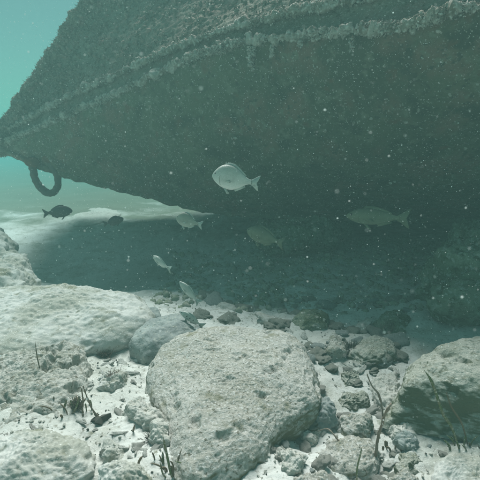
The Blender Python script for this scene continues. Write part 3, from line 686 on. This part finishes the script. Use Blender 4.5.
# ------------------------------------------------------------------ fish
def interp(xs_, ys_, x):
    return np.interp(x, xs_, ys_)
PROFS = {   # top and bottom outline from the snout (0) to the tail root (1), in body lengths
 'deep': ([0, .03, .10, .22, .38, .55, .72, .86, .94, 1.], [.0, .07, .155, .245, .285, .26, .175, .085, .052, .048],
          [.0, -.05, -.115, -.18, -.225, -.225, -.16, -.08, -.05, -.046], .30),
 'slim': ([0, .03, .10, .22, .38, .55, .72, .86, .94, 1.], [.0, .035, .075, .12, .14, .13, .095, .055, .035, .034],
          [.0, -.03, -.065, -.10, -.125, -.125, -.09, -.05, -.034, -.033], .36),
 'oval': ([0, .03, .10, .22, .38, .55, .72, .86, .94, 1.], [.0, .06, .12, .18, .21, .205, .16, .09, .055, .05],
          [.0, -.05, -.10, -.155, -.19, -.19, -.15, -.085, -.05, -.048], .36)}
def fish(loc, length, prof, mat, fin, label, yaw=180, pitch=0, bend=0., spots=False):
    """built facing +X, then turned; yaw 180 looks to the left of the picture"""
    root = empty('fish', loc, label, 'fish', None)
    root.rotation_euler = Euler((0, R(-pitch), R(yaw)), 'XYZ')
    xs_, tp, bt, thick = PROFS[prof]; L_ = length * .82; n = 46; m = 22
    t = (1 - np.cos(np.linspace(0, math.pi, n))) / 2
    def cur(x): return bend * (x / length) ** 2 * length * np.sign(x) * (x < 0)
    zt = np.interp(t, xs_, tp) * length; zb = np.interp(t, xs_, bt) * length
    ker = np.array([1, 2, 3, 2, 1]) / 9
    zt[2:-2] = np.convolve(zt, ker, 'same')[2:-2]; zb[2:-2] = np.convolve(zb, ker, 'same')[2:-2]
    x = length * .42 - t * L_
    V_ = []
    for i in range(n):
        hz = (zt[i] - zb[i]) / 2; cz = (zt[i] + zb[i]) / 2; wy = hz * thick * 2 * .75 * (1.25 - .6 * t[i])
        for j in range(m):
            a = 2 * math.pi * j / m
            V_.append((x[i], math.copysign(abs(math.sin(a)) ** .9, math.sin(a)) * wy + cur(x[i]), cz + math.cos(a) * hz))
    F = gridf(n, m); F += [(i * m + m - 1, (i + 1) * m + m - 1, (i + 1) * m, i * m) for i in range(n - 1)]
    F += [tuple(range(m))[::-1], tuple((n - 1) * m + j for j in range(m))]
    body = obj('body', V_, F, mat, root)
    def sheet(name, pts, th=.0035, y=0., pm=None):
        th = th * length * 3
        k = len(pts); c = np.mean(np.array(pts), 0)
        vv = [(p[0] * length, y + cur(p[0] * length) + (th if 0 else 0), p[1] * length) for p in pts]
        vt = [(a_, b_ + th * .12, c_) for a_, b_, c_ in vv] + [(a_, b_ - th * .12, c_) for a_, b_, c_ in vv]
        th = th * .35
        vt += [(c[0] * length, y + cur(c[0] * length) + th, c[1] * length), (c[0] * length, y + cur(c[0] * length) - th, c[1] * length)]
        ff = []
        for i in range(k):
            j = (i + 1) % k
            ff += [(i, j, 2 * k), (k + j, k + i, 2 * k + 1), (j, i, k + i, k + j)]
        return obj(name, vt, ff, pm or fin, root)
    e = .42 - .82
    sheet('tail_fin', [(e + .03, .04), (e - .04, .08), (e - .14, .155), (e - .175, .165), (e - .145, .07), (e - .115, .0), (e - .145, -.07), (e - .175, -.16), (e - .14, -.15), (e - .04, -.075), (e + .03, -.04)])
    def on(x_, arr): return float(np.interp((.42 - x_) / .82, xs_, arr))
    k = {'deep': 1., 'slim': .8, 'oval': .9}[prof]
    ds = [(x_, on(x_, tp) - .015) for x_ in np.linspace(.18, -.26, 9)]
    ds += [(x_, on(x_, tp) + .045 * k * (1 - .4 * abs((x_ + .02) / .28))) for x_ in np.linspace(-.29, .13, 10)]
    sheet('dorsal_fin', ds)
    an = [(x_, on(x_, bt) + .015) for x_ in np.linspace(-.06, -.27, 6)] + [(-.30, on(-.27, bt) - .03), (-.22, on(-.22, bt) - .05 * k), (-.10, on(-.10, bt) - .05 * k)]
    sheet('anal_fin', an)
    pv = [(.10, on(.10, bt) + .02), (.14, on(.14, bt) + .01), (.06, on(.10, bt) - .09 * k), (.015, on(.10, bt) - .085 * k)]
    wy = (on(.15, tp) - on(.15, bt)) / 2 * thick * 1.5 * length
    for s in (-1, 1):
        sheet('pelvic_fin', pv, y=s * wy * .35)
        sheet('pectoral_fin', [(.17, .0), (.16, -.04), (.04, -.09), (-.01, -.06), (.03, -.02)], y=s * wy * .98)
        ev = IV2 * length * .019
        ey = obj('eye', ev, IF2, M_eye, root)
        wx = (on(.345, tp) - on(.345, bt)) / 2 * thick * 1.5 * 1.1 * length
        ey.location = (.345 * length, s * wx * .93, (on(.345, tp) * .42) * length); ey.scale = (1, .5, 1)
    for s in (-1, 1):
        gx = .225; wy2 = (on(gx, tp) - on(gx, bt)) / 2 * thick * 1.5 * (1.25 - .6 * (.42 - gx) / .82) * length
        arc = [((gx + .03 * math.cos(a) - .03) * length + .012 * length * math.cos(a), s * wy2 * (1.0 - .45 * abs(math.sin(a)) ** 2.2), (on(gx, tp) * .62 * math.sin(a) - .01) * length) for a in np.linspace(-1.25, 1.25, 12)]
        gv, gf = tube(arc, length * .0035, 6); obj('gill_cover', gv, gf, fin if mat is not M_fish else M_fish_mid, root)
    mv, mf = tube([((.40 - .03 * abs(q)) * length, q * .018 * length, (-.022 - .012 * abs(q)) * length) for q in np.linspace(-1.3, 1.3, 9)], length * .004, 6)
    obj('mouth', mv, mf, M_spot, root)
    if spots:
        for s in (-1, 1):
            for q, (sx, sz) in enumerate(((.12, .02), (.0, .02), (-.13, .01))):
                o = obj('spot', IV2 * length * .028, IF2, M_spot, root)
                wx = (on(sx, tp) - on(sx, bt)) / 2 * thick * 1.5 * (1.25 - .6 * (.42 - sx) / .82) * length
                o.location = (sx * length, s * wx * .92, sz * length); o.scale = (.8, .25, 1.2)
    return root
def fat(px0, py0, Y): return PY(px0, py0, Y)
fish(fat(232, 179, 1.75), .205, 'deep', M_fish, M_fish_fin, 'pale silver deep bodied fish swimming in front of the hull', yaw=172, pitch=9)
fish(fat(187, 221, 2.7), .19, 'deep', M_fish_mid, M_fish_fin, 'dim oval fish below the hull edge, left of the pale silver fish', yaw=168, pitch=14, bend=.1)
fish(fat(160, 262, 2.3), .16, 'slim', M_fish, M_fish_fin, 'small fish with a bright head turned three quarters, above the grey boulder', yaw=140, pitch=22, bend=.2)
fish(fat(188, 291, 2.2), .17, 'slim', M_fish, M_fish_fin, 'slender fish heading steeply up, between the small fish and the spotted one', yaw=165, pitch=46, bend=.1)
fish(fat(190, 318, 2.0), .15, 'slim', M_fish, M_fish_fin, 'spotted fish hovering just above the heart shaped boulder', yaw=172, pitch=32, spots=True)
fish(fat(60, 212, 3.9), .27, 'oval', M_fish_dark, M_fish_dark, 'dark oval fish below the mooring ring', yaw=12, pitch=4)
fish(fat(115, 221, 3.7), .19, 'oval', M_fish_dark, M_fish_dark, 'smaller dark fish right of the pale slab', yaw=8, pitch=14)
fish(fat(262, 236, 2.9), .30, 'oval', M_fish_dim, M_fish_dim, 'olive fish nosing left in the gloom under the hull', yaw=150, pitch=14, bend=.15)
fish(fat(373, 217, 2.7), .42, 'slim', M_fish_dim, M_fish_dim, 'long olive fish under the hull at the right', yaw=176, pitch=2)

# ------------------------------------------------------------------ particles drifting in the water
def octa(c, s):
    b = np.array([(1, 0, 0), (-1, 0, 0), (0, 1, 0), (0, -1, 0), (0, 0, 1), (0, 0, -1)], float)
    q = np.array([[0, 2, 4], [2, 1, 4], [1, 3, 4], [3, 0, 4], [2, 0, 5], [1, 2, 5], [3, 1, 5], [0, 3, 5]])
    n = len(c); v = b[None] * (s[:, None, None] * (1 + nr.uniform(-.4, .6, (n, 6, 1)))) + c[:, None]
    return v.reshape(-1, 3), (q[None] + (np.arange(n) * 6)[:, None, None]).reshape(-1, 3)
n = 48000
c = np.stack([nr.uniform(-2.4, 2.4, n), nr.uniform(.35, 3.0, n), nr.uniform(.25, 2.2, n)], -1)
s = .00052 * np.exp(nr.normal(0, .45, n)) 
k = c[:, 2] > H(c[:, 0], c[:, 1]) + .05
v, f = octa(c[k], s[k])
tag(obj('suspended_particles', v, f, M_snow, smooth=False), 'white specks of marine snow drifting in the water', 'particles', kind='stuff')
n = 24
c = np.stack([nr.uniform(-1.0, 1.0, n), nr.uniform(.5, 2.2, n), nr.uniform(.45, 1.7, n)], -1); s = nr.uniform(.0008, .0017, n)
v = (IV2[None] * s[:, None, None] * (1 + nr.uniform(-.15, .2, (n, 1, 3))) + c[:, None]).reshape(-1, 3)
f = (IF2[None] + (np.arange(n) * len(IV2))[:, None, None]).reshape(-1, 3)
tag(obj('suspended_particles', v, f, M_snow_dim), 'larger soft flocs drifting in the water', 'particles', kind='stuff')

# ------------------------------------------------------------------ the water itself
m = bpy.data.materials.new('sea_water_haze'); m.use_nodes = True; t = m.node_tree; t.nodes.clear()
pv = t.nodes.new('ShaderNodeVolumePrincipled'); mo = t.nodes.new('ShaderNodeOutputMaterial')
pv.inputs['Color'].default_value = HAZE_COLOR; pv.inputs['Density'].default_value = HAZE_DENSITY
pv.inputs['Anisotropy'].default_value = HAZE_G; pv.inputs['Absorption Color'].default_value = HAZE_ABSORB
t.links.new(pv.outputs[0], mo.inputs['Volume'])
bx = 340.; x0, x1, y0, y1, z0, z1 = -bx, bx, -30, 140, -1.7, 3.0
V_ = [(x, y, z) for x in (x0, x1) for y in (y0, y1) for z in (z0, z1)]
F_ = [(0, 1, 3, 2), (4, 6, 7, 5), (0, 4, 5, 1), (2, 3, 7, 6), (0, 2, 6, 4), (1, 5, 7, 3)]
hz = obj('haze', V_, F_, m, smooth=False); hz['kind'] = 'stuff'
